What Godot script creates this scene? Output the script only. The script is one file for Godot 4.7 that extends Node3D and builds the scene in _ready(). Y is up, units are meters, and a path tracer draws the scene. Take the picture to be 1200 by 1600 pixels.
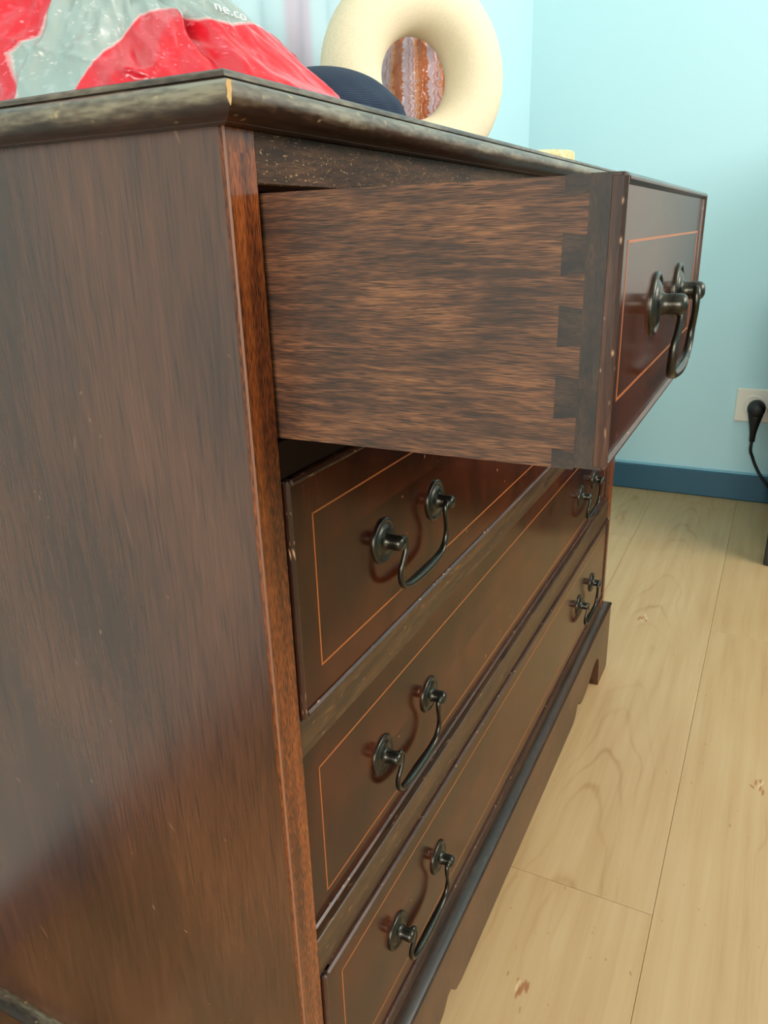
extends Node3D
# An old mahogany chest of drawers with its small top drawer pulled out, in a pale blue room.
# x runs along the chest's front, z comes out of its front, the floor is y = 0.

const BX0 := 0.2385      # body of the chest: left, right, front, back
const BX1 := 1.068
const BZF := -0.1815
const BZB := -0.56
const WALL_R := 1.985
const WALL_B := -0.6
const WALL_L := -2.2
const WALL_F := 1.6
const CEIL := 2.5

var M := {}
var taken := {}


# ---------------------------------------------------------------- mesh builder
class MB:
	var v := PackedVector3Array()
	var n := PackedVector3Array()
	var t := PackedVector2Array()
	var g := 1                       # axis the wood grain follows
	var off := Vector2.ZERO

	func uv(p: Vector3, nn: Vector3) -> Vector2:
		var a := nn.abs()
		var d := 0
		if a.y > a[d]: d = 1
		if a.z > a[d]: d = 2
		var o: Array[int] = []
		for k in 3:
			if k != d: o.append(k)
		if g == d:
			return Vector2(p[o[0]], p[o[1]]) + off
		var u := o[0] if o[1] == g else o[1]
		return Vector2(p[u], p[g]) + off

	func vert(p: Vector3, nn: Vector3, w: Vector2) -> void:
		v.append(p); n.append(nn); t.append(w)

	func tri(a: Vector3, b: Vector3, c: Vector3, out: Vector3) -> void:
		var nn := (b - a).cross(c - a)
		if nn.length_squared() < 1e-20: return
		nn = nn.normalized()
		var q := [a, c, b]
		if nn.dot(out) < 0.0:
			nn = -nn
			q = [a, b, c]
		for p in q: vert(p, nn, uv(p, nn))

	func quad(a: Vector3, b: Vector3, c: Vector3, d: Vector3, out: Vector3) -> void:
		tri(a, b, c, out)
		tri(a, c, d, out)

	func box(lo: Vector3, hi: Vector3, b := 0.0) -> MB:
		var c := (lo + hi) * 0.5
		var h := (hi - lo) * 0.5
		b = minf(b, 0.49 * 2.0 * minf(h.x, minf(h.y, h.z)))
		for a in 3:
			var e := (a + 1) % 3
			var f := (a + 2) % 3
			for s in [-1.0, 1.0]:
				var nn := Vector3.ZERO
				nn[a] = s
				var q: Array[Vector3] = []
				for k in [[-1, -1], [1, -1], [1, 1], [-1, 1]]:
					var p := c
					p[a] += s * h[a]
					p[e] += k[0] * (h[e] - b)
					p[f] += k[1] * (h[f] - b)
					q.append(p)
				quad(q[0], q[1], q[2], q[3], nn)
				if b > 0.0:
					for s2 in [-1.0, 1.0]:
						var m := Vector3.ZERO
						m[a] = s
						m[e] = s2
						var r: Array[Vector3] = []
						for s3 in [-1.0, 1.0]:
							var p1 := c
							p1[a] += s * h[a]; p1[e] += s2 * (h[e] - b); p1[f] += s3 * (h[f] - b)
							var p2 := c
							p2[a] += s * (h[a] - b); p2[e] += s2 * h[e]; p2[f] += s3 * (h[f] - b)
							r.append(p1); r.append(p2)
						quad(r[0], r[1], r[3], r[2], m)
		if b > 0.0:
			for sx in [-1.0, 1.0]:
				for sy in [-1.0, 1.0]:
					for sz in [-1.0, 1.0]:
						var s := Vector3(sx, sy, sz)
						tri(c + s * (h - Vector3(0, b, b)), c + s * (h - Vector3(b, 0, b)), c + s * (h - Vector3(b, b, 0)), s)
		return self

	func at(axis: int, p: Vector2, w: float) -> Vector3:
		if axis == 0: return Vector3(w, p.y, p.x)
		if axis == 1: return Vector3(p.x, w, p.y)
		return Vector3(p.x, p.y, w)

	func prism(poly: PackedVector2Array, axis: int, lo: float, hi: float) -> MB:
		var ids := Geometry2D.triangulate_polygon(poly)
		var up := Vector3.ZERO
		up[axis] = 1.0
		for k in range(0, ids.size(), 3):
			tri(at(axis, poly[ids[k]], lo), at(axis, poly[ids[k + 1]], lo), at(axis, poly[ids[k + 2]], lo), -up)
			tri(at(axis, poly[ids[k]], hi), at(axis, poly[ids[k + 1]], hi), at(axis, poly[ids[k + 2]], hi), up)
		var cw := Geometry2D.is_polygon_clockwise(poly)
		for k in poly.size():
			var a := poly[k]
			var b := poly[(k + 1) % poly.size()]
			var e := b - a
			var o := Vector2(e.y, -e.x) * (-1.0 if not cw else 1.0)
			o = -o if Geometry2D.is_point_in_polygon((a + b) * 0.5 + o.normalized() * 1e-5, poly) else o
			quad(at(axis, a, lo), at(axis, b, lo), at(axis, b, hi), at(axis, a, hi), at(axis, o, 0.0))
		return self

	# grid of points; rows of equal length; smooth normals
	func grid(rows: Array, wrap := false, uvs: Array = [], flip := false) -> MB:
		var R := rows.size()
		var C: int = rows[0].size()
		var nor := []
		for i in R:
			var line := PackedVector3Array()
			for j in C:
				var pi: Vector3 = rows[maxi(i - 1, 0)][j]
				var qi: Vector3 = rows[mini(i + 1, R - 1)][j]
				var pj: Vector3
				var qj: Vector3
				if wrap:
					pj = rows[i][(j - 1 + C - 1) % (C - 1)] if j == 0 or j == C - 1 else rows[i][j - 1]
					qj = rows[i][1] if j == 0 or j == C - 1 else rows[i][j + 1]
				else:
					pj = rows[i][maxi(j - 1, 0)]
					qj = rows[i][mini(j + 1, C - 1)]
				var nn := (qj - pj).cross(qi - pi)
				nn = nn.normalized() if nn.length_squared() > 1e-22 else Vector3.UP
				line.append(-nn if flip else nn)
			nor.append(line)
		for i in R - 1:
			for j in C - 1:
				var k := [[i, j], [i, j + 1], [i + 1, j + 1], [i + 1, j]]
				for m in ([0, 2, 1, 0, 3, 2] if not flip else [0, 1, 2, 0, 2, 3]):
					var a: int = k[m][0]
					var b: int = k[m][1]
					var p: Vector3 = rows[a][b]
					var w: Vector2 = uvs[a][b] if uvs.size() else uv(p, nor[a][b])
					vert(p, nor[a][b], w)
		return self

	# profile of (out, y) swept with mitres round the left, front and right of a rectangle
	func loft(prof: Array, x0: float, x1: float, zf: float, zb: float, sides := [0, 1, 2]) -> MB:
		var seg := []
		var arc := [0.0]
		for k in prof.size() - 1:
			var d: Vector2 = prof[k + 1] - prof[k]
			seg.append(Vector2(d.y, -d.x).normalized())
			arc.append(arc[k] + d.length())
		for k in seg.size():
			var pn := []
			for e in 2:
				var i: int = k - 1 + 2 * e
				var m: Vector2 = seg[k]
				if i >= 0 and i < seg.size() and seg[k].dot(seg[i]) > 0.6: m = (seg[k] + seg[i]).normalized()
				pn.append(m)
			var a: Vector2 = prof[k]
			var b: Vector2 = prof[k + 1]
			for side in sides:
				var q := []
				for e in [[a, 0, pn[0], arc[k]], [a, 1, pn[0], arc[k]], [b, 1, pn[1], arc[k + 1]], [b, 0, pn[1], arc[k + 1]]]:
					var o: float = e[0].x
					var p: Vector3
					var nn: Vector3
					var w: float
					if side == 0:
						p = Vector3(x0 - o, e[0].y, (zf + o) if e[1] == 1 else zb)
						nn = Vector3(-e[2].x, e[2].y, 0)
						w = p.z
					elif side == 1:
						p = Vector3((x1 + o) if e[1] == 1 else (x0 - o), e[0].y, zf + o)
						nn = Vector3(0, e[2].y, e[2].x)
						w = p.x
					else:
						p = Vector3(x1 + o, e[0].y, zb if e[1] == 1 else (zf + o))
						nn = Vector3(e[2].x, e[2].y, 0)
						w = -p.z
					q.append([p, nn, Vector2(e[3], w) + off])
				for m in [0, 2, 1, 0, 3, 2]: vert(q[m][0], q[m][1], q[m][2])
		return self

	# profile of (height, radius) turned round an axis
	func lathe(prof: Array, o: Vector3, ax: Vector3, segs := 28) -> MB:
		var s := (Vector3.RIGHT if absf(ax.x) < 0.9 else Vector3.UP).cross(ax).normalized()
		var c := ax.cross(s)
		var nor := []
		for k in prof.size() - 1:
			var d: Vector2 = prof[k + 1] - prof[k]
			nor.append(Vector2(-d.y, d.x).normalized())      # (along, radial)
		for k in prof.size() - 1:
			var na: Vector2 = nor[k]
			var nb: Vector2 = nor[k]
			if k > 0 and nor[k].dot(nor[k - 1]) > 0.5: na = (nor[k] + nor[k - 1]).normalized()
			if k < nor.size() - 1 and nor[k].dot(nor[k + 1]) > 0.5: nb = (nor[k] + nor[k + 1]).normalized()
			for j in segs:
				var q := []
				for e in [[prof[k], na, 0], [prof[k], na, 1], [prof[k + 1], nb, 1], [prof[k + 1], nb, 0]]:
					var f := TAU * float(j + e[2]) / segs
					var r := s * cos(f) + c * sin(f)
					q.append([o + ax * e[0].x + r * e[0].y, (ax * e[1].x + r * e[1].y).normalized(), Vector2(f / TAU, e[0].x)])
				for m in [0, 2, 1, 0, 3, 2]: vert(q[m][0], q[m][1], q[m][2])
		return self

	# tube along points; radii are (across, out) pairs in the frame of `up`
	func tube(pts: Array, rad: Array, up: Vector3, segs := 12) -> MB:
		var rows := []
		for i in pts.size():
			var d: Vector3 = (pts[mini(i + 1, pts.size() - 1)] - pts[maxi(i - 1, 0)]).normalized()
			var a := d.cross(up).normalized()
			var b := a.cross(d).normalized()
			var line := []
			for j in segs + 1:
				var f := TAU * j / segs
				line.append(pts[i] + a * cos(f) * rad[i].x + b * sin(f) * rad[i].y)
			rows.append(line)
		var first := []
		var last := []
		for j in segs + 1:
			first.append(pts[0]); last.append(pts[-1])
		rows.push_front(first); rows.append(last)
		return grid(rows, true)

	func mesh() -> ArrayMesh:
		var arr := []
		arr.resize(Mesh.ARRAY_MAX)
		arr[Mesh.ARRAY_VERTEX] = v
		arr[Mesh.ARRAY_NORMAL] = n
		arr[Mesh.ARRAY_TEX_UV] = t
		var m := ArrayMesh.new()
		m.add_surface_from_arrays(Mesh.PRIMITIVE_TRIANGLES, arr)
		return m


func mb(grain := 1, shift := Vector2.ZERO) -> MB:
	var b := MB.new()
	b.g = grain
	b.off = shift
	return b


func numbered(called: String) -> String:
	if not taken.has(called):
		taken[called] = 0
		return called
	taken[called] += 1
	return "%s_%03d" % [called, taken[called]]


func obj(called: String, b: MB, mat: Material, parent: Node = self) -> MeshInstance3D:
	var o := MeshInstance3D.new()
	o.name = numbered(called) if parent == self else called
	o.mesh = b.mesh()
	o.material_override = mat
	o.cast_shadow = GeometryInstance3D.SHADOW_CASTING_SETTING_ON
	parent.add_child(o, true)
	return o


func tag(o: Node, label: String, category: String, group := "") -> Node:
	o.set_meta("label", label)
	o.set_meta("category", category)
	if group: o.set_meta("group", group)
	return o


func thing(called: String, label: String, category: String, at := Vector3.ZERO) -> Node3D:
	var o := Node3D.new()
	o.name = numbered(called)
	o.position = at
	add_child(o)
	tag(o, label, category)
	return o


func struct(called: String, b: MB, mat: Material, parent: Node = self) -> MeshInstance3D:
	var o := obj(called, b, mat, parent)
	if parent == self: o.set_meta("kind", "structure")
	return o


# ---------------------------------------------------------------- textures
func noise(s: int, f := 1.0, oct := 3) -> FastNoiseLite:
	var q := FastNoiseLite.new()
	q.seed = s
	q.noise_type = FastNoiseLite.TYPE_SIMPLEX_SMOOTH
	q.frequency = f
	q.fractal_octaves = oct
	return q


func ramp(a: Color, b: Color, c: Color, t: float) -> Color:
	return a.lerp(b, clampf(t * 2.0, 0, 1)) if t < 0.5 else b.lerp(c, clampf(t * 2.0 - 1.0, 0, 1))


# wood: x across the grain, y along it; ax, ay = streaks per texture side
func grain(w: int, h: int, s: int, cols: Array, ax: float, ay: float, streak := 0.5, fine := 0.35, blotch := 0.3, pore := 0.35, poreth := 0.35) -> Image:
	var im := Image.create(w, h, false, Image.FORMAT_RGB8)
	var n1 := noise(s)
	var n2 := noise(s + 1, 1.0, 2)
	var n3 := noise(s + 2, 1.0, 2)
	var n4 := noise(s + 3, 1.0, 1)
	for y in h:
		var v := float(y) / h
		for x in w:
			var u := float(x) / w
			var b := n3.get_noise_2d(u * 3.1, v * 2.3)
			var t := 0.5 + streak * n1.get_noise_2d(u * ax + b * 0.6, v * ay) + fine * n2.get_noise_2d(u * ax * 6.0, v * ay * 5.0) + blotch * b
			var c := ramp(cols[0], cols[1], cols[2], t)
			var p := n4.get_noise_2d(u * ax * 9.0, v * ay * 3.5)
			if p > poreth: c = c.lerp(cols[0] * 0.55, minf(1.0, (p - poreth) * 2.5) * pore)
			im.set_pixel(x, y, c)
	return im


func nick(im: Image, x: float, y: float, dx: float, dy: float, wide: float, c: Color, amt: float) -> void:
	var L := maxf(1.0, Vector2(dx, dy).length())
	for k in int(L * 1.5) + 1:
		var f := k / (L * 1.5)
		var px := x + dx * f
		var py := y + dy * f
		var r := wide * (0.4 + 0.6 * sin(PI * clampf(f, 0.05, 0.95)))
		for yy in range(int(floor(py - r)), int(ceil(py + r)) + 1):
			for xx in range(int(floor(px - r)), int(ceil(px + r)) + 1):
				if xx < 0 or yy < 0 or xx >= im.get_width() or yy >= im.get_height(): continue
				var d := Vector2(xx + 0.5 - px, yy + 0.5 - py).length()
				var a := clampf(r - d + 0.5, 0, 1) * amt
				if a > 0.0: im.set_pixel(xx, yy, im.get_pixel(xx, yy).lerp(c, a))


func nicks(im: Image, s: int, count: int, area: Rect2, length: float, wide: float, c: Color, amt: float, slant := -1.0) -> void:
	var r := RandomNumberGenerator.new()
	r.seed = s
	for k in count:
		var x := area.position.x + r.randf() * area.size.x
		var y := area.position.y + r.randf() * area.size.y
		var a := r.randf() * TAU if slant < 0.0 else slant + r.randfn(0, 0.25)
		var l := length * (0.2 + r.randf() * r.randf() * 1.6)
		nick(im, x * im.get_width(), y * im.get_height(), cos(a) * l, sin(a) * l, wide * (0.5 + r.randf() * 0.8), c, amt * (0.4 + 0.6 * r.randf()))


func tex(im: Image) -> ImageTexture:
	im.generate_mipmaps()
	return ImageTexture.create_from_image(im)


func std(c: Color, rough := 0.5, metal := 0.0, spec := 0.5) -> StandardMaterial3D:
	var m := StandardMaterial3D.new()
	m.albedo_color = c
	m.roughness = rough
	m.metallic = metal
	m.metallic_specular = spec
	m.cull_mode = BaseMaterial3D.CULL_DISABLED
	return m


# a wood whose texture covers su x sv metres
func wood(im: Image, su: float, sv: float, rough: float, relief := 0.0, coat := 0.0) -> StandardMaterial3D:
	var m := std(Color.WHITE, rough)
	m.albedo_texture = tex(im)
	m.uv1_scale = Vector3(1.0 / su, 1.0 / sv, 1)
	if relief > 0.0:
		m.heightmap_enabled = true
		m.heightmap_texture = m.albedo_texture
		m.heightmap_scale = relief
	if coat > 0.0:
		m.clearcoat_enabled = true
		m.clearcoat = coat
		m.clearcoat_roughness = 0.12
	return m


func c8(r: int, g: int, b: int) -> Color:
	return Color8(r, g, b)


func materials() -> void:
	# side panel: dark faded mahogany, vertical grain, small nicks
	var im := grain(640, 900, 11, [c8(50, 27, 17), c8(80, 46, 29), c8(104, 64, 42)], 40, 3.6, 0.15, 0.2, 0.36, 0.35, 0.42)
	nicks(im, 5, 70, Rect2(0, 0, 1, 1), 4, 0.8, c8(140, 110, 88), 0.6)
	nicks(im, 6, 26, Rect2(0, 0, 1, 1), 26, 0.8, c8(128, 96, 72), 0.55, PI * 0.6)
	M.panel = wood(im, 0.4, 0.6, 0.26, 0.005)
	M.panel.metallic_specular = 0.6
	# stile: orange red mahogany with dark flecks
	im = grain(128, 900, 21, [c8(56, 25, 11), c8(108, 52, 21), c8(140, 74, 32)], 7, 22, 0.2, 0.55, 0.5, 0.6, 0.3)
	M.stile = wood(im, 0.03, 0.7, 0.2, 0.003)
	M.stile.metallic_specular = 0.45
	# rails: dark and scratched
	im = grain(256, 1024, 31, [c8(40, 24, 14), c8(66, 42, 26), c8(92, 62, 40)], 10, 6, 0.45, 0.4, 0.4, 0.4, 0.3)
	nicks(im, 8, 420, Rect2(0.1, 0.0, 0.8, 1), 9, 1.0, c8(206, 178, 130), 0.8)
	nicks(im, 9, 70, Rect2(0, 0, 1, 1), 26, 0.8, c8(190, 150, 104), 0.7, PI * 0.42)
	M.rail = wood(im, 0.03, 0.2, 0.45, 0.01)
	M.rail.metallic_specular = 0.3
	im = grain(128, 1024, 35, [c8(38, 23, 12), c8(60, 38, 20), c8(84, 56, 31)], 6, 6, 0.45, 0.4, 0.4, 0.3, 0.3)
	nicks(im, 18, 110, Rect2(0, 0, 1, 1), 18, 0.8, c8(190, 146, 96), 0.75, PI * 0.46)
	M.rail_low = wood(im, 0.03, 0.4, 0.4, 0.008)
	# moulded edges: dark polish worn to greyish tan; the roll's lit upper half is painted in
	im = grain(128, 1400, 41, [c8(28, 17, 11), c8(46, 29, 19), c8(66, 44, 30)], 4, 26, 0.35, 0.3, 0.4, 0.0, 1.0)
	var wear := noise(44, 1.0, 4)
	for y in im.get_height():
		for x in im.get_width():
			var u := float(x) / im.get_width()
			var band := smoothstep(0.58, 0.72, u) * (1.0 - 0.2 * smoothstep(0.80, 0.88, u))  # paler upper half of the top roll: light and sky reflection as colour
			var q := 0.62 * band + 0.4 * wear.get_noise_2d(u * 4.0, y * 0.012) + 0.3 * wear.get_noise_2d(u * 22.0 + 40.0, y * 0.09) - 0.16
			if q > 0.0: im.set_pixel(x, y, im.get_pixel(x, y).lerp(c8(158, 148, 124), minf(0.72, q * 1.1)))
	nicks(im, 14, 110, Rect2(0.5, 0, 0.3, 1), 6, 0.8, c8(180, 154, 108), 0.7, 0.2)
	M.edge = wood(im, 0.055, 1.3, 0.32, 0.006)
	# drawer fronts: deep red brown, glossy, vertical figure
	im = grain(900, 256, 51, [c8(28, 10, 4), c8(52, 19, 7), c8(70, 29, 12)], 26, 1.6, 0.35, 0.2, 0.6, 0.2, 0.45)
	nicks(im, 15, 60, Rect2(0, 0, 1, 1), 1.5, 1.0, c8(170, 120, 90), 0.8)
	M.front = wood(im, 0.83, 0.2, 0.16, 0.0015)
	M.front.metallic_specular = 0.37
	M.plinth = wood(grain(700, 200, 55, [c8(44, 24, 14), c8(70, 41, 25), c8(88, 54, 35)], 20, 1.6, 0.35, 0.25, 0.5, 0.2, 0.4), 0.83, 0.2, 0.34, 0.004)
	# cock bead round each drawer
	im = grain(64, 1024, 61, [c8(34, 18, 12), c8(56, 32, 23), c8(88, 58, 45)], 4, 10, 0.2, 0.2, 0.5, 0.0, 1.0)
	nicks(im, 17, 90, Rect2(0, 0, 1, 1), 6, 0.9, c8(186, 150, 118), 0.8, PI / 2)
	M.bead = wood(im, 0.02, 0.6, 0.24, 0.001)
	# drawer side: open grained brown wood with short dark flecks along the grain
	im = grain(640, 900, 71, [c8(46, 25, 14), c8(88, 52, 31), c8(130, 83, 51)], 34, 3.0, 0.48, 0.32, 0.4, 0.8, 0.18)
	M.side = wood(im, 0.105, 0.15, 0.55, 0.02)
	M.end = wood(grain(128, 400, 75, [c8(20, 12, 8), c8(38, 24, 16), c8(58, 38, 25)], 5, 5, 0.5, 0.4, 0.6, 0.3, 0.3), 0.03, 0.1, 0.55, 0.01)
	M.inside_and_shade = std(c8(30, 19, 12), 0.8, 0.0, 0.15)
	M.inlay = std(c8(160, 88, 38), 0.35)
	M.chip = std(c8(178, 142, 94), 0.7)
	M.worn = std(c8(122, 84, 66), 0.3)  # colour of the highlight painted along the stile edge
	# handles: dark burnished pewter
	M.pewter = std(c8(62, 60, 54), 0.28, 0.9)
	M.pewter.heightmap_enabled = true
	M.pewter.heightmap_texture = tex(grain(96, 96, 3, [Color.BLACK, Color(0.5, 0.5, 0.5), Color.WHITE], 5, 5))
	M.pewter.heightmap_scale = 0.01
	M.pewter.uv1_triplanar = true
	M.pewter.uv1_scale = Vector3(30, 30, 30)
	# room
	M.wall = std(c8(174, 209, 215), 0.85)
	M.ceiling = std(c8(206, 208, 206), 0.9)
	M.base = std(c8(38, 82, 102), 0.5)
	M.caulk = std(c8(120, 170, 190), 0.6)
	M.white = std(c8(214, 208, 194), 0.35)
	M.pale_grey = std(c8(206, 198, 192), 0.6)
	M.white_print = std(c8(206, 214, 210), 0.5)
	M.pale_wood = wood(grain(64, 128, 83, [c8(196, 160, 104), c8(222, 194, 142), c8(236, 214, 170)], 6, 3), 0.5, 0.05, 0.6)
	M.black = std(c8(10, 10, 11), 0.45)
	M.rubber = std(c8(9, 11, 10), 0.5)
	M.gap = std(c8(150, 120, 80), 0.9)
	floor_materials()


func floor_materials() -> void:
	# beech effect laminate: u 0..1 across a board of 0.192 m, v 0..1 along 1.285 m
	for k in 3:
		var w := 240
		var h := 1500
		var im := Image.create(w, h, false, Image.FORMAT_RGB8)
		var n1 := noise(100 + k)
		var n2 := noise(110 + k, 1.0, 2)
		var lo := c8(150, 112, 70)
		var mid := c8(178, 145, 101)
		var hi := c8(192, 164, 124)
		var centre := [0.52, 0.35, 0.75][k] as float
		for y in h:
			var v := float(y) / h
			for x in w:
				var u := float(x) / w
				var d: float = absf(u - centre + 0.07 * n1.get_noise_2d(3.0, v * 4.0))
				var wob := n1.get_noise_2d(u * 2.0, v * 5.0)
				var arch := v * (13.0 if k == 0 else 6.0) + d * d * 30.0 + wob * 0.8
				var s := sin(arch * TAU)
				s = maxf(0.0, s)
				s = pow(s, 5.0) * clampf(1.1 - d * 3.0, 0.0, 1.0) * clampf(0.6 + 1.6 * n1.get_noise_2d(9.0, v * 3.0), 0.0, 1.0)
				var st := n2.get_noise_2d(u * 9.0, v * 3.0) * 0.5 + n2.get_noise_2d(u * 46.0, v * 10.0) * 0.2
				var t := 0.58 - 0.3 * s + 0.36 * st + 0.12 * wob
				im.set_pixel(x, y, ramp(lo, mid, hi, t))
		nicks(im, 200 + k, [30, 150, 70][k], Rect2(0, 0, 1, 1), 6, 0.7, c8(150, 104, 58), 0.75, PI / 2 + 0.3)
		var r := RandomNumberGenerator.new()
		r.seed = 300 + k
		for q in [[0.42, 0.22], [0.5, 0.89], [0.46, 0.3]][k].size() / 2:
			var kx: float = [[0.42, 0.22], [0.5, 0.89], [0.46, 0.3]][k][0] * w
			var ky: float = [[0.42, 0.484], [0.5, 0.892], [0.46, 0.701]][k][1] * h
			for j in 9:
				var a := PI * 0.5 + r.randfn(0.35, 0.5)
				nick(im, kx + r.randfn(0, 5), ky + r.randfn(0, 9), cos(a) * 7, sin(a) * 14, 1.8, c8(150, 98, 62) if j % 4 else c8(206, 176, 134), 0.4)
		var m := std(Color.WHITE, 0.42)
		m.albedo_texture = tex(im)
		M["board%d" % k] = m


# ---------------------------------------------------------------- room
func view() -> void:
	var cam := Camera3D.new()
	cam.name = "camera"
	cam.transform = Transform3D(Basis(Vector3(0.449350114, -0.027984194, 0.892917331), Vector3(0.322039063, 0.937382330, -0.132684624), -Vector3(0.833291856, -0.347176111, -0.430224861)), Vector3(0, 0.6524, 0))
	cam.fov = 67.831
	cam.near = 0.02
	cam.current = true
	add_child(cam)
	var env := Environment.new()
	env.background_mode = Environment.BG_SKY
	var sky := Sky.new()
	var sm := ProceduralSkyMaterial.new()
	sm.sky_top_color = Color(0.55, 0.68, 0.85)
	sm.sky_horizon_color = Color(0.86, 0.9, 0.94)
	sm.ground_bottom_color = Color(0.35, 0.36, 0.34)
	sm.ground_horizon_color = Color(0.7, 0.72, 0.72)
	sm.energy_multiplier = 1.6
	sky.sky_material = sm
	env.sky = sky
	env.tonemap_mode = Environment.TONE_MAPPER_LINEAR
	env.tonemap_exposure = 1.3
	env.sdfgi_enabled = true
	env.ssao_enabled = true
	env.ssil_enabled = true
	var we := WorldEnvironment.new()
	we.name = "world"
	we.environment = env
	add_child(we)
	# daylight through the window opposite the chest
	var a := AreaLight3D.new()
	a.name = "window_daylight"
	a.area_size = Vector2(1.5, 1.2)
	a.light_energy = 5.0
	a.light_color = Color(1.0, 0.97, 0.93)
	a.shadow_enabled = true
	a.area_range = 8.0
	add_child(a)
	a.look_at_from_position(Vector3(0.95, 1.72, WALL_F - 0.02), Vector3(0.95, 1.72, 0))
	# added fill light from the left, through a made-up window
	a = AreaLight3D.new()
	a.name = "side_fill_light"
	a.area_size = Vector2(1.2, 1.2)
	a.light_energy = 4.8
	a.light_color = Color(1.0, 0.96, 0.91)
	a.shadow_enabled = true
	a.area_range = 8.0
	add_child(a)
	a.look_at_from_position(Vector3(WALL_L + 0.02, 0.95, 0.5), Vector3(0, 0.95, 0.5))


func room() -> void:
	var T := 0.12
	var B := 0.01
	struct("wall_back", mb().box(Vector3(WALL_L - T, -B, WALL_B - T), Vector3(WALL_R + T, CEIL, WALL_B)), M.wall)
	struct("wall_right", mb().box(Vector3(WALL_R, -B, WALL_B), Vector3(WALL_R + T, CEIL, WALL_F)), M.wall)
	var f2 := mb()
	f2.box(Vector3(WALL_L - T, -B, WALL_B), Vector3(WALL_L, CEIL, -0.1))
	f2.box(Vector3(WALL_L - T, -B, 1.1), Vector3(WALL_L, CEIL, WALL_F))
	f2.box(Vector3(WALL_L - T, -B, -0.1), Vector3(WALL_L, 0.35, 1.1))
	f2.box(Vector3(WALL_L - T, 1.55, -0.1), Vector3(WALL_L, CEIL, 1.1))
	struct("wall_left", f2, M.wall)
	var f := mb()
	var z0 := WALL_F
	var z1 := WALL_F + T
	f.box(Vector3(WALL_L - T, -B, z0), Vector3(0.2, CEIL, z1))
	f.box(Vector3(1.7, -B, z0), Vector3(WALL_R + T, CEIL, z1))
	f.box(Vector3(0.2, -B, z0), Vector3(1.7, 1.1, z1))
	f.box(Vector3(0.2, 2.34, z0), Vector3(1.7, CEIL, z1))
	struct("wall_front", f, M.wall)
	struct("ceiling", mb().box(Vector3(WALL_L - T, CEIL, WALL_B - T), Vector3(WALL_R + T, CEIL + T, WALL_F + T)), M.ceiling)
	var w := mb()
	for s in [[0.2, 0.25, 1.1, 2.34], [1.65, 1.7, 1.1, 2.34], [0.25, 1.65, 1.1, 1.15], [0.25, 1.65, 2.29, 2.34], [0.925, 0.975, 1.15, 2.29]]:
		w.box(Vector3(s[0], s[2], z0 + 0.04), Vector3(s[1], s[3], z0 + 0.09), 0.004)
	var wn := struct("window_1", w, M.white)
	var glass := std(Color(1, 1, 1, 0.04), 0.02)
	glass.transparency = BaseMaterial3D.TRANSPARENCY_ALPHA
	for s in [[0.25, 0.925], [0.975, 1.65]]:
		obj("pane", mb().box(Vector3(s[0], 1.15, z0 + 0.062), Vector3(s[1], 2.29, z0 + 0.066)), glass, wn)
	w = mb()
	for q in [[-0.1, -0.05, 0.35, 1.55], [1.05, 1.1, 0.35, 1.55], [-0.05, 1.05, 0.35, 0.40], [-0.05, 1.05, 1.5, 1.55], [0.475, 0.525, 0.40, 1.5]]:
		w.box(Vector3(WALL_L - 0.09, q[2], q[0]), Vector3(WALL_L - 0.04, q[3], q[1]), 0.004)
	wn = struct("added_window_2", w, M.white)  # unseen window, added to go with the side fill light
	for q in [[-0.05, 0.475], [0.525, 1.05]]:
		obj("pane", mb().box(Vector3(WALL_L - 0.066, 0.40, q[0]), Vector3(WALL_L - 0.062, 1.5, q[1])), glass, wn)
	# skirting boards with the wall paint feathered over their top edge
	var br := struct("baseboard_right", mb(2).box(Vector3(WALL_R - 0.012, 0, WALL_B), Vector3(WALL_R, 0.067, WALL_F), 0.003), M.base)
	obj("paint_line", mb(2).box(Vector3(WALL_R - 0.0105, 0.0665, WALL_B + 0.012), Vector3(WALL_R, 0.0705, WALL_F), 0.0015), M.caulk, br)
	var bb := struct("baseboard_back", mb(0).box(Vector3(WALL_L, 0, WALL_B), Vector3(WALL_R - 0.012, 0.067, WALL_B + 0.012), 0.003), M.base)
	obj("paint_line", mb(0).box(Vector3(WALL_L, 0.0665, WALL_B), Vector3(WALL_R - 0.012, 0.0705, WALL_B + 0.0105), 0.0015), M.caulk, bb)
	# floor: a slab with every laminate board laid on it
	var fl := struct("floor", mb().box(Vector3(WALL_L - T, -0.1, WALL_B - T), Vector3(WALL_R + T, -0.009, WALL_F + T)), M.gap)
	var W := 0.192
	var L := 1.285
	var row := -2
	while -0.0345 + row * W < WALL_F:
		var za := maxf(-0.0345 + row * W, WALL_B)
		var zb := minf(-0.0345 + (row + 1) * W, WALL_F)
		# ends of boards: at x = 0.628 in the row by the chest, at 1.26 in the next one out
		var x: float = 0.628 if row == -1 else (1.26 if row == 0 else fposmod(row * 0.47, L))
		while x > WALL_L: x -= L
		var i := 0
		while x < WALL_R:
			var xa := maxf(x, WALL_L)
			var xb := minf(x + L, WALL_R)
			var kind := posmod(row * 2 + i, 3)
			if row == -1: kind = 0 if x > 0.5 else 1
			if row == 0: kind = 2
			var b := mb()
			b.box(Vector3(xa + 0.00015, -0.009, za + 0.00015), Vector3(xb - 0.00015, 0.0, zb - 0.00015), 0.0004)
			for q in b.t.size():
				b.t[q] = Vector2((b.v[q].z + 0.0345 - row * W) / W, (b.v[q].x - x) / L)
			obj("plank", b, M["board%d" % kind], fl)
			x += L
			i += 1
		row += 1


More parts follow.
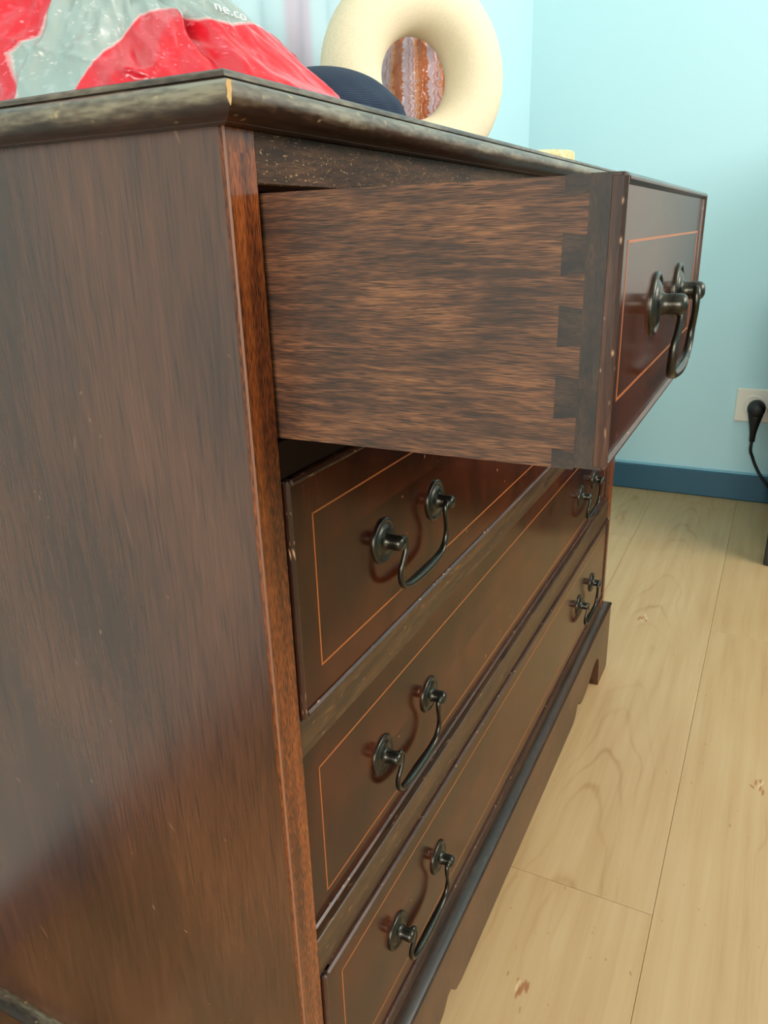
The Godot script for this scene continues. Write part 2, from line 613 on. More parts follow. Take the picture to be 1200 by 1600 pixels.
# ---------------------------------------------------------------- chest
func handle(d: Node, cx: float, cy: float, z: float) -> void:
	for s in [-1.0, 1.0]:
		var o := Vector3(cx + s * 0.0365, cy, z)
		obj("handle_plate", mb().lathe([Vector2(-0.0005, 0.0132), Vector2(0.0006, 0.0134), Vector2(0.0014, 0.0130), Vector2(0.0019, 0.0122), Vector2(0.0017, 0.0113), Vector2(0.0011, 0.0106), Vector2(0.0011, 0.0099), Vector2(0.0018, 0.0092), Vector2(0.0026, 0.0078), Vector2(0.0030, 0.0060), Vector2(0.0031, 0.0)], o, Vector3.BACK, 36), M.pewter, d)
		obj("handle_post", mb().lathe([Vector2(0.002, 0.0062), Vector2(0.0031, 0.0052), Vector2(0.0042, 0.0045), Vector2(0.0060, 0.0043), Vector2(0.0082, 0.0044), Vector2(0.0104, 0.0045), Vector2(0.0119, 0.0042), Vector2(0.0129, 0.0034), Vector2(0.0135, 0.0020), Vector2(0.0137, 0.0)], o, Vector3.BACK, 24), M.pewter, d)
	# swan-neck bail hung between the posts
	var half := [[0.0350, 0.0006, 0.0], [0.0316, 0.0014, 0.0006], [0.0294, -0.0008, 0.0010], [0.0290, -0.0056, 0.0012], [0.0312, -0.0116, 0.0008], [0.0336, -0.0178, 0.0], [0.0330, -0.0238, -0.0004], [0.0292, -0.0292, -0.0008], [0.0215, -0.0320, -0.0012], [0.0110, -0.0329, -0.0012]]
	var rr := [0.0014, 0.0018, 0.0019, 0.0017, 0.0016, 0.0017, 0.0019, 0.0021, 0.0025, 0.0030]
	var c := Curve3D.new()
	var pts := []
	var rad := []
	var zz := z + 0.0095
	for k in half.size():
		pts.append(Vector3(cx - half[k][0], cy + half[k][1], zz + half[k][2])); rad.append(rr[k])
	pts.append(Vector3(cx, cy - 0.0331, zz - 0.0012)); rad.append(0.0032)
	for k in range(half.size() - 1, -1, -1):
		pts.append(Vector3(cx + half[k][0], cy + half[k][1], zz + half[k][2])); rad.append(rr[k])
	var P := []
	var R := []
	for k in pts.size() - 1:
		var a: Vector3 = pts[maxi(k - 1, 0)]
		var e: Vector3 = pts[mini(k + 2, pts.size() - 1)]
		for j in 4:
			var f := j / 4.0
			P.append(pts[k].cubic_interpolate(pts[k + 1], a, e, f))
			var r: float = lerpf(rad[k], rad[k + 1], f)
			R.append(Vector2(r * 0.85, r))
	P.append(pts[-1]); R.append(Vector2(rad[-1], rad[-1]))
	obj("handle_bail", mb().tube(P, R, Vector3.BACK, 12), M.pewter, d)


func stringing(d: Node, x0: float, x1: float, y0: float, y1: float, z: float) -> void:
	var b := mb()
	var w := 0.00045
	var p := z + 0.00015
	b.box(Vector3(x0 - w, y0 - w, z - 0.001), Vector3(x0 + w, y1 + w, p))
	b.box(Vector3(x1 - w, y0 - w, z - 0.001), Vector3(x1 + w, y1 + w, p))
	b.box(Vector3(x0, y0 - w, z - 0.001), Vector3(x1, y0 + w, p))
	b.box(Vector3(x0, y1 - w, z - 0.001), Vector3(x1, y1 + w, p))
	var o := obj("inlay_line", b, M.inlay, d)
	o.set_meta("label", "thin orange stringing line inlaid in a rectangle")


# z is the plane of the front's face; inl = [left and right margin, bottom y, top y]
func drawer(chest: Node, x0: float, x1: float, y0: float, y1: float, z: float, inl: Array, grips: Array, depth: float) -> Node3D:
	var d := Node3D.new()
	d.name = "drawer"
	chest.add_child(d, true)
	var zi := z - 0.0097
	obj("drawer_front", mb(1, Vector2(x0 * 0.7, y0 * 3.0)).box(Vector3(x0 + 0.0004, y0 + 0.0004, zi), Vector3(x1 - 0.0004, y1 - 0.0004, z)), M.front, d)
	var bw := 0.0032
	var bz := z + 0.0018
	for s in [[x0, y0, x0 + bw, y1], [x1 - bw, y0, x1, y1], [x0 + bw, y0, x1 - bw, y0 + bw], [x0 + bw, y1 - bw, x1 - bw, y1]]:
		var up: bool = s[3] - s[1] > s[2] - s[0]
		obj("cock_bead", mb(1 if up else 0, Vector2(y0, x0)).box(Vector3(s[0], s[1], z - 0.004), Vector3(s[2], s[3], bz), 0.0012), M.bead, d)
	stringing(d, x0 + inl[0], x1 - inl[0], inl[1], inl[2], z)
	for gx in grips: handle(d, gx, (inl[1] + inl[2]) * 0.5, z)
	# box behind the front: sides with dovetail tails, pins of the front between them
	var zl := z - 0.0097                     # where the lap of the front begins
	var zp := z - 0.0176                     # where the pins end
	var t := 0.008
	var H := y1 - y0
	var ya := y0 - 0.0008
	var cuts := [[0.055, 0.19], [0.327, 0.447], [0.57, 0.69], [0.81, 0.94]]      # pins between five ... tails given low to high
	for side in [0, 1]:
		var xa := x0 + 0.0005 if side == 0 else x1 - 0.0005 - t
		var poly := PackedVector2Array([Vector2(z - depth, ya), Vector2(zp, ya)])
		var gaps := []
		var last := ya
		for c in cuts:
			var a: float = y0 + c[0] * H
			var b: float = y0 + c[1] * H
			poly.append_array([Vector2(zp, a + 0.0010), Vector2(zl, a), Vector2(zl, b), Vector2(zp, b - 0.0010)])
			gaps.append([last, a])
			last = b
		gaps.append([last, y1 - 0.0002])
		poly.append_array([Vector2(zp, y1 - 0.0004), Vector2(z - depth, y1 - 0.0004)])
		obj("drawer_side", mb(2, Vector2(0.02, 0.186)).prism(poly, 0, xa, xa + t), M.side, d)
		for k in gaps.size():
			var a: float = gaps[k][0]
			var b: float = gaps[k][1]
			var e0 := 0.0 if k == 0 else 0.0010
			var e1 := 0.0 if k == gaps.size() - 1 else 0.0010
			var out := 0.0002
			obj("dovetail_pin", mb(2, Vector2(k * 0.02, 0)).prism(PackedVector2Array([Vector2(zl, a), Vector2(zl, b), Vector2(zp, b + e1), Vector2(zp, a - e0)]), 0, xa - out, xa + t + out), M.end, d)
		# end grain of the front board, over its lap
		obj("front_end_grain", mb(1).box(Vector3(xa - 0.0003, y0, zl), Vector3(xa + t, y1, z - 0.0002)), M.end, d)
	obj("drawer_back", mb(0).box(Vector3(x0 + t + 0.0005, y0 + 0.006, z - depth), Vector3(x1 - t - 0.0005, y1 - 0.004, z - depth + t)), M.side, d)
	obj("drawer_bottom", mb(0).box(Vector3(x0 + t + 0.0005, y0 + 0.005, z - depth + t), Vector3(x1 - t - 0.0005, y0 + 0.009, zi)), M.side, d)
	return d


func chest() -> void:
	var c := thing("chest_of_drawers", "old dark mahogany chest of drawers with its small top left drawer pulled out", "chest of drawers")
	var st := 0.0183
	# top: moulded slab
	var prof := [Vector2(-0.02, 0.6880), Vector2(0.004, 0.6880), Vector2(0.0095, 0.6888), Vector2(0.0130, 0.6906), Vector2(0.0150, 0.6930), Vector2(0.0155, 0.6952), Vector2(0.0148, 0.6975), Vector2(0.0130, 0.6993), Vector2(0.0108, 0.7001), Vector2(0.0090, 0.7002), Vector2(0.0072, 0.7001), Vector2(0.0072, 0.7010), Vector2(0.0092, 0.7012), Vector2(0.0092, 0.7026), Vector2(0.0084, 0.7034), Vector2(0.0060, 0.7034)]
	var b := mb(0).loft(prof, BX0, BX1, BZF, BZB)
	obj("top_moulding", b, M.edge, c)
	b = mb(0)
	b.box(Vector3(BX0 - 0.0065, 0.6882, BZB), Vector3(BX1 + 0.0065, 0.7034, BZF + 0.0065))
	obj("top_board", b, M.plinth, c)
	# bare wood showing at the knocked corner of the moulding
	var ch := mb()
	ch.prism(PackedVector2Array([Vector2(0.0001, 0.6912), Vector2(0.0005, 0.6928), Vector2(0.0004, 0.6942), Vector2(0.0010, 0.6958), Vector2(0.0007, 0.6974), Vector2(0.0009, 0.6985), Vector2(-0.0004, 0.6988), Vector2(-0.0009, 0.6972), Vector2(-0.0006, 0.6950), Vector2(-0.0009, 0.6938), Vector2(-0.0003, 0.6922)]), 2, -0.0008, 0.0002)
	var co := obj("worn_corner", ch, M.chip, c)
	co.transform = Transform3D(Basis(Vector3.UP, -PI / 4), Vector3(BX0 - 0.0153, 0, BZF + 0.0153))
	co.set_meta("label", "bare pale wood on the knocked front corner")
	for s in [0, 1]:
		var xa: float = BX0 if s == 0 else BX1 - st
		var p := obj("side_panel", mb(1, Vector2(0.565, -0.095)).box(Vector3(xa, 0.1, BZB), Vector3(xa + st, 0.6885, BZF - 0.002), 0.0004), M.panel, c)
		p.set_meta("label", "large flat side of the chest with upright grain")
		obj("stile", mb(1, Vector2(0.01 - xa, 0.02 + s * 0.1)).box(Vector3(xa, 0.1, BZF - 0.003), Vector3(xa + st, 0.6885, BZF), 0.0007), M.stile, c)
	obj("edge_highlight", mb(1).prism(PackedVector2Array([Vector2(BX0 - 0.00015, BZF - 0.0006), Vector2(BX0 + 0.0005, BZF + 0.00015), Vector2(BX0 + 0.0011, BZF - 0.0012)]), 1, 0.115, 0.6883), M.worn, c)  # pale strip painting the light caught on the stile's outer edge
	obj("back_panel", mb(1).box(Vector3(BX0 + st, 0.1, BZB), Vector3(BX1 - st, 0.688, BZB + 0.006)), M.inside_and_shade, c)
	var xl := BX0 + st
	var xr := BX1 - st
	obj("top_rail", mb(0, Vector2(-0.664, 0)).box(Vector3(xl, 0.6698, BZF - 0.03), Vector3(xr, 0.6882, BZF - 0.0006), 0.0005), M.rail, c)
	var rails := [[0.5527, 0.5693], [0.4078, 0.4291], [0.2585, 0.2848], [0.100, 0.1313]]
	for k in rails.size():
		var r: Array = rails[k]
		obj("rail", mb(0, Vector2(-r[0], k * 0.11)).box(Vector3(xl, r[0], BZF - 0.05), Vector3(xr, r[1], BZF - 0.0006), 0.0006), M.rail_low if k > 0 else M.inside_and_shade, c)  # uppermost rail is near black to paint in the open drawer's shade
		obj("dust_board", mb(0).box(Vector3(xl, r[0] + 0.004, BZB + 0.006), Vector3(xr, r[0] + 0.010, BZF - 0.05)), M.inside_and_shade, c)
	# openings of the top row
	var tw := 0.254
	var gap := (xr - xl - 3 * (tw + 0.0012)) / 2.0
	for k in 2:
		var xd := xl + (k + 1) * (tw + 0.0012) + k * gap
		obj("divider", mb(1, Vector2(-xd, 0)).box(Vector3(xd, 0.5693, BZF - 0.34), Vector3(xd + gap, 0.6698, BZF - 0.0006)), M.rail_low, c)
	for k in 3:
		var x := xl + 0.0022 + k * (tw + 0.0012 + gap) - (0.0 if k == 0 else 0.0016)
		var z := -0.0485 if k == 0 else BZF
		var d := drawer(c, x, x + tw - 0.0008, 0.5718, 0.6672, z, [0.0185, 0.5930, 0.6465], [x + tw * 0.5], 0.22)
		if k == 0: d.set_meta("label", "small top drawer pulled out, brown dovetailed side showing")
	drawer(c, xl + 0.0012, xr - 0.0012, 0.4295, 0.5517, BZF + 0.0004, [0.0205, 0.4500, 0.5304], [0.3848, 0.9217], 0.30)
	drawer(c, xl + 0.0012, xr - 0.0012, 0.2855, 0.4072, BZF - 0.0058, [0.0205, 0.3000, 0.3850], [0.3870, 0.9217], 0.30)
	drawer(c, xl + 0.0012, xr - 0.0012, 0.1318, 0.2580, BZF + 0.0004, [0.0205, 0.1520, 0.2400], [0.3880, 0.9217], 0.30)
	# plinth: moulding, shaped front apron, plain side aprons
	var pm := [Vector2(-0.004, 0.1145), Vector2(0.0004, 0.1140), Vector2(0.0030, 0.1138), Vector2(0.0062, 0.1128), Vector2(0.0090, 0.1117), Vector2(0.0106, 0.1102), Vector2(0.0110, 0.1087), Vector2(0.0106, 0.1072), Vector2(0.0100, 0.1065), Vector2(0.0097, 0.1055)]
	pm.reverse()
	obj("plinth_moulding", mb(0, Vector2(0.0075, 0.4)).loft(pm, BX0, BX1, BZF, BZB, [1, 2]), M.edge, c)
	var wm := obj("plinth_moulding", mb(0, Vector2(0.0262, 0.7)).loft(pm, BX0, BX1, BZF, BZB, [0]), M.edge, c)
	wm.set_meta("label", "strip of base moulding worn to a pale tan")
	var o := 0.0098
	var px0 := BX0 - o
	var px1 := BX1 + o
	var right := [[0.0, 0.0], [0.060, 0.0], [0.0635, 0.012], [0.065, 0.035], [0.070, 0.050], [0.082, 0.059], [0.098, 0.060], [0.115, 0.055], [0.133, 0.047], [0.150, 0.042], [0.172, 0.040], [0.185, 0.044], [0.194, 0.053], [0.203, 0.053], [0.206, 0.046], [0.212, 0.039], [0.225, 0.036]]
	var poly := PackedVector2Array()
	for q in right: poly.append(Vector2(px0 + q[0], q[1]))
	for k in range(right.size() - 1, -1, -1): poly.append(Vector2(px1 - right[k][0], right[k][1]))
	poly.append(Vector2(px1, 0.1068)); poly.append(Vector2(px0, 0.1068))
	var ap := obj("front_apron", mb(1).prism(poly, 2, -0.1885, -0.1717), M.plinth, c)
	ap.set_meta("label", "shaped base board with bracket feet")
	for s in [0, 1]:
		var xa := px0 if s == 0 else px1 - 0.016
		var sp := PackedVector2Array([Vector2(-0.1885, 0.0), Vector2(-0.1885, 0.1068), Vector2(BZB, 0.1068), Vector2(BZB, 0.0), Vector2(BZB + 0.06, 0.0), Vector2(BZB + 0.075, 0.045), Vector2(-0.28, 0.045), Vector2(-0.262, 0.0)])
		obj("side_apron", mb(1).prism(sp, 0, xa, xa + 0.016), M.plinth, c)


# ---------------------------------------------------------------- on top of the chest
const TOP := 0.7036

func fold_noise(q: FastNoiseLite, x: float, y: float) -> float:
	return 1.0 - absf(q.get_noise_2d(x, y)) * 2.0


func mound(c: Vector3, rx: float, rz: float, h: float, turn: float, shape: Callable, bump: Callable, na := 96, nt := 40) -> Array:
	# rows from the base to the crown; shape(t) is the radius left at height t
	var rows := []
	var uvs := []
	for i in nt + 1:
		var t := float(i) / nt
		var line := []
		var lu := []
		for j in na + 1:
			var f := TAU * (j % na) / na
			var k: float = shape.call(t) + bump.call(f, t)
			var p := Vector3(cos(f) * rx * k, h * t, sin(f) * rz * k)
			line.append(c + p.rotated(Vector3.UP, turn))
			lu.append(Vector2(float(j) / na, t))
		rows.append(line)
		uvs.append(lu)
	return [rows, uvs]


func on_top() -> void:
	mailer_bag()
	sock()
	ring_vase()
	wrapped_parcel()
	# small pale wooden disc standing flat near the right end
	var b := mb()
	b.lathe([Vector2(0, 0), Vector2(0, 0.0325), Vector2(0.001, 0.0345), Vector2(0.004, 0.035), Vector2(0.0165, 0.035), Vector2(0.0195, 0.0343), Vector2(0.0205, 0.0325), Vector2(0.0207, 0.0)], Vector3(0.861, 0.7034, -0.247), Vector3.UP, 40)
	tag(obj("wooden_disc", b, M.pale_wood), "small round pale wooden disc lying on the chest top right of the ring vase", "lid")


func bag_point(u: float, t: float) -> Vector3:
	var f := u * TAU
	var q: FastNoiseLite = M.bag_noise
	var k := 1.0 - 0.9 * t
	var vd := u - (0.338 + 0.035 * t)                       # deep valley between two gathers of plastic
	k -= 0.055 * exp(-pow(vd / 0.010, 2)) * smoothstep(0.02, 0.12, t)
	k += 0.035 * exp(-pow((u - 0.365) / 0.02, 2)) * smoothstep(0.0, 0.2, t) * (1.0 - smoothstep(0.35, 0.5, t))
	var cd := t - (0.115 + 2.1 * (u - 0.411))               # thin welded crease
	if u > 0.405 and u < 0.52: k += 0.02 * exp(-pow(cd / 0.012, 2))
	k *= 1.0 - 0.5 * exp(-pow(minf(u, 1.0 - u) / 0.11, 2))
	k += 0.55 * t * exp(-pow((u - 0.57) / 0.09, 2))
	var side := exp(-pow((u - 0.25) / 0.06, 2))             # keep the right hand outline taut
	var r := 0.0
	for e in [[7.0, 5.0, 0.060], [17.0, 9.0, 0.024], [40.0, 16.0, 0.010]]:
		r += e[2] * (0.55 - absf(q.get_noise_3d(cos(f) * e[0] * 0.3, sin(f) * e[0] * 0.3, t * e[1] * 0.3)) * 2.6)
	k += r * (1.0 - 0.75 * side) * smoothstep(0.0, 0.1, t)
	return Vector3(0.318 + cos(f) * 0.07 * k, TOP + 0.085 * t, -0.294 + sin(f) * 0.115 * k)


func grey_from(u: float) -> float:
	# height on the bag where the grey print begins
	var e := [[0.0, 0.30], [0.15, 0.36], [0.25, 0.41], [0.30, 0.37], [0.3097, 0.385], [0.3375, 0.385], [0.346, 0.41], [0.3625, 0.445], [0.40, 0.415], [0.4181, 0.335], [0.425, 0.29], [0.4389, 0.23], [0.4486, 0.155], [0.4542, 0.085], [0.461, 0.0]]
	for k in e.size() - 1:
		if u < e[k + 1][0]: return lerpf(e[k][1], e[k + 1][1], (u - e[k][0]) / (e[k + 1][0] - e[k][0]))
	return 0.0


func mailer_bag() -> void:
	M.bag_noise = noise(77, 1.0, 2)
	var w := 1024
	var h := 320
	var im := Image.create(w, h, false, Image.FORMAT_RGB8)
	var red := c8(196, 16, 36)
	var grey := c8(142, 155, 150)
	var q := noise(78, 1.0, 3)
	var edge := [[0.0, 0.500], [0.07, 0.502], [0.165, 0.511], [0.265, 0.515], [0.345, 0.497], [0.6, 0.485], [1.0, 0.48]]
	for y in h:
		var t := (y + 0.5) / h
		var le := 0.52
		for k in edge.size() - 1:
			if t >= edge[k][0] and t < edge[k + 1][0]: le = lerpf(edge[k][1], edge[k + 1][1], (t - edge[k][0]) / (edge[k + 1][0] - edge[k][0]))
		for x in w:
			var u := (x + 0.5) / w
			var g := minf((t - grey_from(u)) * 60.0, (le - u) * 200.0)
			if u > 0.62: g = -1.0
			var c := red.lerp(grey, clampf(g + 0.5, 0, 1))
			if absf(g) < 0.5: c = c.lerp(c8(236, 226, 214), 0.4)
			var s := q.get_noise_2d(u * 60.0, t * 14.0)
			c = c.lerp(c8(250, 236, 232), clampf((s - 0.25) * 0.5, 0, 0.22))
			im.set_pixel(x, y, c)
	nicks(im, 81, 260, Rect2(0.28, 0, 0.3, 0.5), 4, 0.7, c8(250, 225, 222), 0.5)
	M.bag = std(Color.WHITE, 0.3)
	M.bag.albedo_texture = tex(im)
	M.bag.clearcoat_enabled = true
	M.bag.clearcoat = 0.4
	M.bag.clearcoat_roughness = 0.2
	var rows := []
	var uvs := []
	for i in 61:
		var line := []
		var lu := []
		for j in 361:
			line.append(bag_point(float(j % 360) / 360.0, i / 60.0))
			lu.append(Vector2(j / 360.0, i / 60.0))
		rows.append(line)
		uvs.append(lu)
	var last := []
	var ul := []
	for j in 361:
		last.append(Vector3(0.318, TOP + 0.0855, -0.294)); ul.append(Vector2(j / 360.0, 1))
	rows.append(last)
	uvs.append(ul)
	var root := thing("mailer_bag", "crumpled red and grey plastic mailer bag on the front left corner of the chest", "plastic bag")
	obj("bag_skin", mb().grid(rows, true, uvs), M.bag, root)
	# white print along the grey band
	var tm := TextMesh.new()
	var sf := SystemFont.new()
	sf.font_names = PackedStringArray(["Droid Sans"])
	tm.font = sf
	tm.text = "ne.co"
	tm.font_size = 40
	tm.pixel_size = 0.00016
	tm.depth = 0.0004
	var o := MeshInstance3D.new()
	o.name = "print"
	o.mesh = tm
	o.material_override = M.white_print
	var p := bag_point(0.292, 0.425)
	var du := (bag_point(0.270, 0.425) - bag_point(0.312, 0.425)).normalized()
	var dt := (bag_point(0.292, 0.48) - bag_point(0.292, 0.38)).normalized()
	var nn := du.cross(dt).normalized()
	var ax := (du - dt * 0.25).normalized()
	o.transform = Transform3D(Basis(ax, nn.cross(ax).normalized(), nn), p + nn * 0.0012)
	o.set_meta("label", "faded white lettering")
	root.add_child(o, true)


func sock() -> void:
	var w := 512
	var h := 256
	var im := Image.create(w, h, false, Image.FORMAT_RGB8)
	var q := noise(91, 1.0, 2)
	for y in h:
		for x in w:
			var u := float(x) / w
			var t := float(y) / h
			var rib := 0.5 + 0.5 * sin(TAU * (t * 30.0 + 0.8 * q.get_noise_2d(u * 5.0, t * 2.0))) * (0.6 + 0.4 * sin(TAU * u * 220.0))
			im.set_pixel(x, y, c8(8, 17, 30).lerp(c8(44, 68, 98), clampf(rib * 0.8 + 0.15 * q.get_noise_2d(u * 90.0, t * 60.0), 0, 1)))
	nicks(im, 92, 14, Rect2(0, 0, 1, 1), 3, 0.6, c8(190, 190, 190), 0.5)
	var m := std(Color.WHITE, 0.95)
	m.albedo_texture = tex(im)
	m.heightmap_enabled = true
	m.heightmap_texture = m.albedo_texture
	m.heightmap_scale = 0.05
	var r := mound(Vector3(0.4106, TOP, -0.2456), 0.0609, 0.0472, 0.0328, 0.916, func(t): return sqrt(maxf(0.0, 1.0 - pow(t, 1.86))), func(f, t): return (1.0 - t) * (0.05 * q.get_noise_2d(cos(f) * 1.3 + 4.0, sin(f) * 1.3 + t) + 0.015 * sin(t * 15.0 + f)))
	tag(obj("knitted_sock", mb().grid(r[0], true, r[1]), m), "folded navy blue ribbed knit sock between the red bag and the ring vase", "sock")


func ring_vase() -> void:
	var R := 0.0772
	var r := 0.0344
	var c := Vector3(0.911, TOP + R + r, -0.4145)
	var rows := []
	var uvs := []
	for i in 97:
		var a := TAU * i / 96
		var line := []
		var lu := []
		for j in 49:
			var b := TAU * j / 48
			var d := R + r * cos(b)
			var p := Vector3(r * sin(b), d * cos(a), d * sin(a))
			p.y = maxf(p.y, -(R + r) + 0.0015)            # flattened foot
			line.append(c + p.rotated(Vector3.UP, deg_to_rad(48.0)))
			lu.append(Vector2(i / 24.0, j / 24.0))
		rows.append(line)
		uvs.append(lu)
	var m := std(c8(228, 210, 178), 0.8)
	var im := Image.create(256, 256, false, Image.FORMAT_RGB8)
	var g := RandomNumberGenerator.new()
	g.seed = 8
	for y in 256:
		for x in 256:
			var k := 1.0 - 0.09 * g.randf() - (0.12 if g.randf() < 0.03 else 0.0)
			im.set_pixel(x, y, Color(k, k, k))
	m.albedo_texture = tex(im)
	var root := thing("ring_vase", "cream speckled ceramic ring shaped vase with a round hole standing on the chest", "vase")
	obj("ring_body", mb().grid(rows, true, uvs), m, root)
	var top := c + Vector3(0, R + r, 0)
	obj("neck", mb().lathe([Vector2(-0.006, 0.014), Vector2(0.004, 0.0125), Vector2(0.014, 0.0125), Vector2(0.018, 0.0145), Vector2(0.0185, 0.0135), Vector2(0.012, 0.0105), Vector2(-0.004, 0.0105), Vector2(-0.004, 0)], top, Vector3.UP, 28), m, root)


func wrapped_parcel() -> void:
	# crinkled glossy wrapping with upright copper and lilac stripes
	var w := 768
	var h := 384
	var im := Image.create(w, h, false, Image.FORMAT_RGB8)
	var q := noise(61, 1.0, 3)
	var lil := c8(214, 188, 198)
	var cop := c8(196, 114, 74)
	var pink := c8(210, 146, 128)
	for y in h:
		for x in w:
			var u := float(x) / w
			var t := float(y) / h
			var wob := 0.010 * q.get_noise_2d(u * 3.0, t * 22.0) + 0.005 * q.get_noise_2d(u * 9.0, t * 60.0)
			var s := fposmod((u + wob) * 11.0, 1.0)
			var c := lil
			if s > 0.50 and s < 0.88: c = cop
			elif s >= 0.88: c = c8(220, 152, 108)
			elif s > 0.22 and s < 0.27: c = pink
			elif s > 0.05 and s < 0.10: c = pink.lerp(cop, 0.4)
			im.set_pixel(x, y, c)
	var m := std(Color.WHITE, 0.22)
	m.albedo_texture = tex(im)
	var bump := noise(63, 1.0, 3)
	var r := mound(Vector3(1.012, TOP, -0.463), 0.030, 0.066, 0.20, 0.0, func(t): return 1.0 - 0.12 * t - 0.88 * pow(t, 14.0), func(f, t): return (1.0 - pow(t, 8.0)) * (0.03 * sin(f * 26.0 + 2.0 * bump.get_noise_1d(t * 9.0)) + 0.06 * bump.get_noise_3d(cos(f) * 5.0, sin(f) * 5.0, t * 16.0)), 300, 90)
	tag(obj("wrapped_parcel", mb().grid(r[0], true, r[1]), m), "shiny crinkled copper and lilac striped wrapping seen through the hole of the vase", "parcel")


func curtain() -> void:
	var root := thing("curtain", "pale blue and lilac curtain hanging in soft folds behind the chest", "curtain", Vector3(0.8, 0, -0.585))
	var im := Image.create(512, 16, false, Image.FORMAT_RGB8)
	for x in 512:
		var u := x / 512.0
		var c := c8(168, 194, 200)
		c = c.lerp(c8(176, 170, 182), smoothstep(0.655, 0.680, u) * (1.0 - smoothstep(0.79, 0.82, u)))
		for y in 16: im.set_pixel(x, y, c)
	var m := std(Color.WHITE, 0.9)
	m.albedo_texture = tex(im)
	m.backlight_enabled = true
	m.backlight = Color(0.3, 0.3, 0.3)
	var rows := []
	var uvs := []
	for s in 2:
		for i in 3:
			var k := i if s == 0 else 2 - i
			var line := []
			var lu := []
			for j in 201:
				var u := j / 200.0
				var fold := 0.006 * sin(u * 38.0) + 0.003 * sin(u * 17.0 + 1.0)
				line.append(Vector3(-0.2 + 0.46 * u, 0.12 + k * 1.03, fold + (0.0006 if s == 0 else -0.0006)))
				lu.append(Vector2(u, k * 0.5))
			rows.append(line)
			uvs.append(lu)
	rows.append(rows[0]); uvs.append(uvs[0])
	obj("cloth", mb().grid(rows, false, uvs), m, root)
	obj("curtain_rod", mb().lathe([Vector2(-0.3, 0), Vector2(-0.3, 0.009), Vector2(0.3, 0.009), Vector2(0.3, 0)], Vector3(-0.005, 2.19, 0.0), Vector3.RIGHT, 16), M.white, root)
	for x in [-0.25, 0.25]:
		obj("bracket", mb().box(Vector3(x - 0.008, 2.17, -0.015), Vector3(x + 0.008, 2.20, 0.008), 0.002), M.white, root)


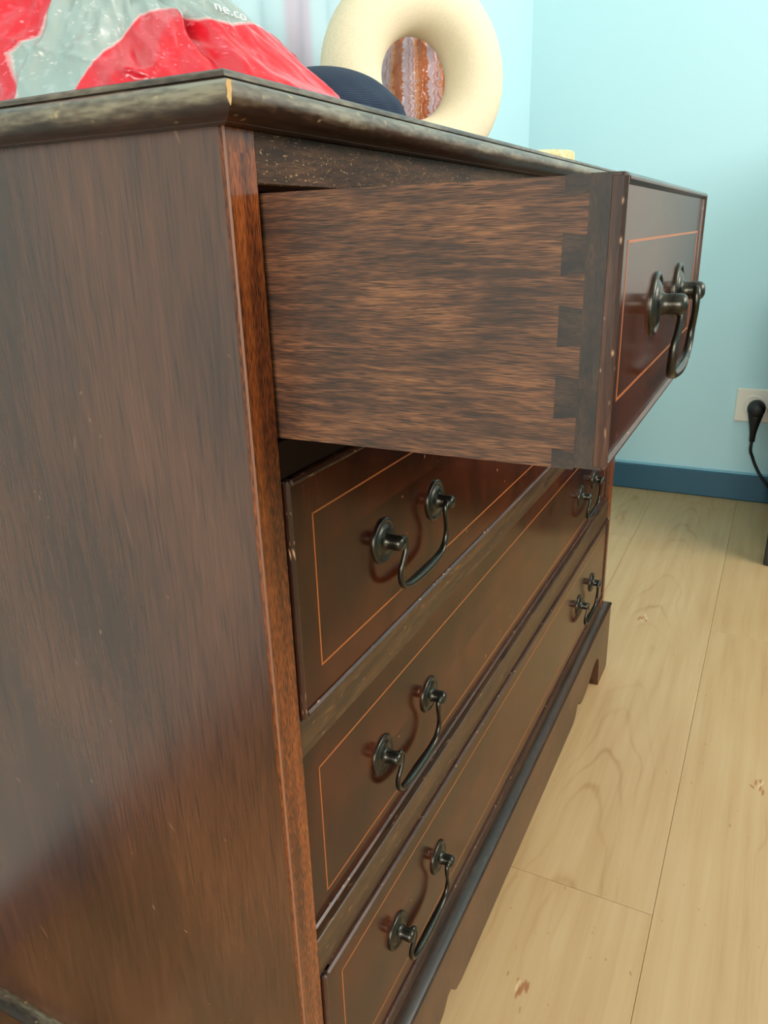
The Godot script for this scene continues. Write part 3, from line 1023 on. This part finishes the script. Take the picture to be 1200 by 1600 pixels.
# ---------------------------------------------------------------- by the right wall
func by_wall() -> void:
	var root := thing("wall_outlet", "double cream plastic wall outlet low on the pale blue right wall", "outlet", Vector3(WALL_R, 0.2378, 0.0075))
	var f := mb()
	f.box(Vector3(-0.009, -0.0400, -0.0745), Vector3(0.0, 0.0400, 0.0745), 0.0025)
	obj("cover_plate", f, M.white, root)
	for z in [-0.0345, 0.0365]:
		obj("socket_ring", mb().lathe([Vector2(-0.002, 0.0255), Vector2(0.0006, 0.0255), Vector2(0.0012, 0.0245), Vector2(0.0012, 0.0215), Vector2(-0.001, 0.0205)], Vector3(-0.009, 0, z), Vector3.LEFT, 36), M.white, root)
	power_plug("power_plug", "black power plug in the left socket of the wall outlet, lead hanging down", Vector3(WALL_R - 0.009, 0.2335, -0.0205), [Vector3(-0.008, -0.118, 0.006), Vector3(-0.006, -0.140, 0.0155), Vector3(-0.006, -0.168, 0.033), Vector3(-0.008, -0.2, 0.062), Vector3(-0.012, -0.2215, 0.1), Vector3(-0.05, -0.2285, 0.16)], 1.0)
	power_plug("power_plug", "second black power plug at the photo's right edge, beside the plug with the curved lead", Vector3(WALL_R - 0.009, 0.2335, 0.0232), [Vector3(-0.012, -0.135, 0.004), Vector3(-0.014, -0.165, 0.016), Vector3(-0.02, -0.20, 0.04), Vector3(-0.04, -0.2285, 0.09), Vector3(-0.08, -0.2285, 0.16)], 1.0)
	# low black side table along the wall; only the foot of one leg reaches the picture
	var d := thing("side_cabinet", "low black side cabinet whose leg shows at the right edge of the floor", "cabinet", Vector3(1.58, 0, 0.02))
	obj("tabletop", mb(2).box(Vector3(-0.02, 0.478, 0.01), Vector3(0.37, 0.505, 1.0), 0.003), M.black, d)
	var bx := thing("added_pale_box", "unseen pale grey box added on the low black side cabinet, mirrored in the drawer front", "box", Vector3(1.62, 0.505, 0.12))
	obj("box_body", mb().box(Vector3(0, 0, 0), Vector3(0.28, 0.30, 0.55), 0.004), M.pale_grey, bx)  # added out of view as the pale thing the drawer front reflects
	obj("lid", mb().box(Vector3(-0.006, 0.30, -0.006), Vector3(0.286, 0.345, 0.556), 0.005), M.pale_grey, bx)
	obj("cabinet_body", mb().box(Vector3(-0.01, 0.13, 0.036), Vector3(0.36, 0.479, 0.985), 0.002), M.black, d)
	for p in [[0.0, 0.016], [0.325, 0.016], [0.0, 0.95], [0.325, 0.95]]:
		obj("leg", mb().box(Vector3(p[0], 0, p[1]), Vector3(p[0] + 0.035, 0.479, p[1] + 0.035), 0.002), M.black, d)


func power_plug(called: String, label: String, at: Vector3, lead: Array, k: float) -> void:
	var root := thing(called, label, "plug", at)
	obj("plug_body", mb().lathe([Vector2(-0.004, 0.0), Vector2(-0.004, 0.0165), Vector2(0.0, 0.0195), Vector2(0.012, 0.0200), Vector2(0.024, 0.0190), Vector2(0.031, 0.0160), Vector2(0.034, 0.0095), Vector2(0.0345, 0.0)], Vector3.ZERO, Vector3.LEFT, 32), M.rubber, root)
	# neck running down into a strain relief, then the lead
	var pts := [Vector3(-0.020, 0.004, 0), Vector3(-0.021, -0.012, 0), Vector3(-0.021, -0.028, 0.0), Vector3(-0.019, -0.045, 0.0), Vector3(-0.017, -0.060, 0.0), Vector3(-0.016, -0.078, 0.0)]
	var rad := [Vector2(0.016, 0.011), Vector2(0.0165, 0.011), Vector2(0.0128, 0.0095), Vector2(0.0092, 0.008), Vector2(0.0070, 0.0068), Vector2(0.0062, 0.0060)]
	obj("strain_relief", mb().tube(pts, rad, Vector3.RIGHT, 16), M.rubber, root)
	var c := [Vector3(-0.016, -0.075, 0), Vector3(-0.015, -0.10, 0.0)] + lead
	var P := []
	var R := []
	for i in c.size() - 1:
		for j in 6:
			P.append(c[i].cubic_interpolate(c[i + 1], c[maxi(i - 1, 0)], c[mini(i + 2, c.size() - 1)], j / 6.0)); R.append(Vector2(0.0036, 0.0036))
	P.append(c[-1]); R.append(Vector2(0.0036, 0.0036))
	obj("lead", mb().tube(P, R, Vector3.RIGHT, 10), M.rubber, root)


func _ready() -> void:
	view()
	materials()
	room()
	chest()
	curtain()
	on_top()
	by_wall()
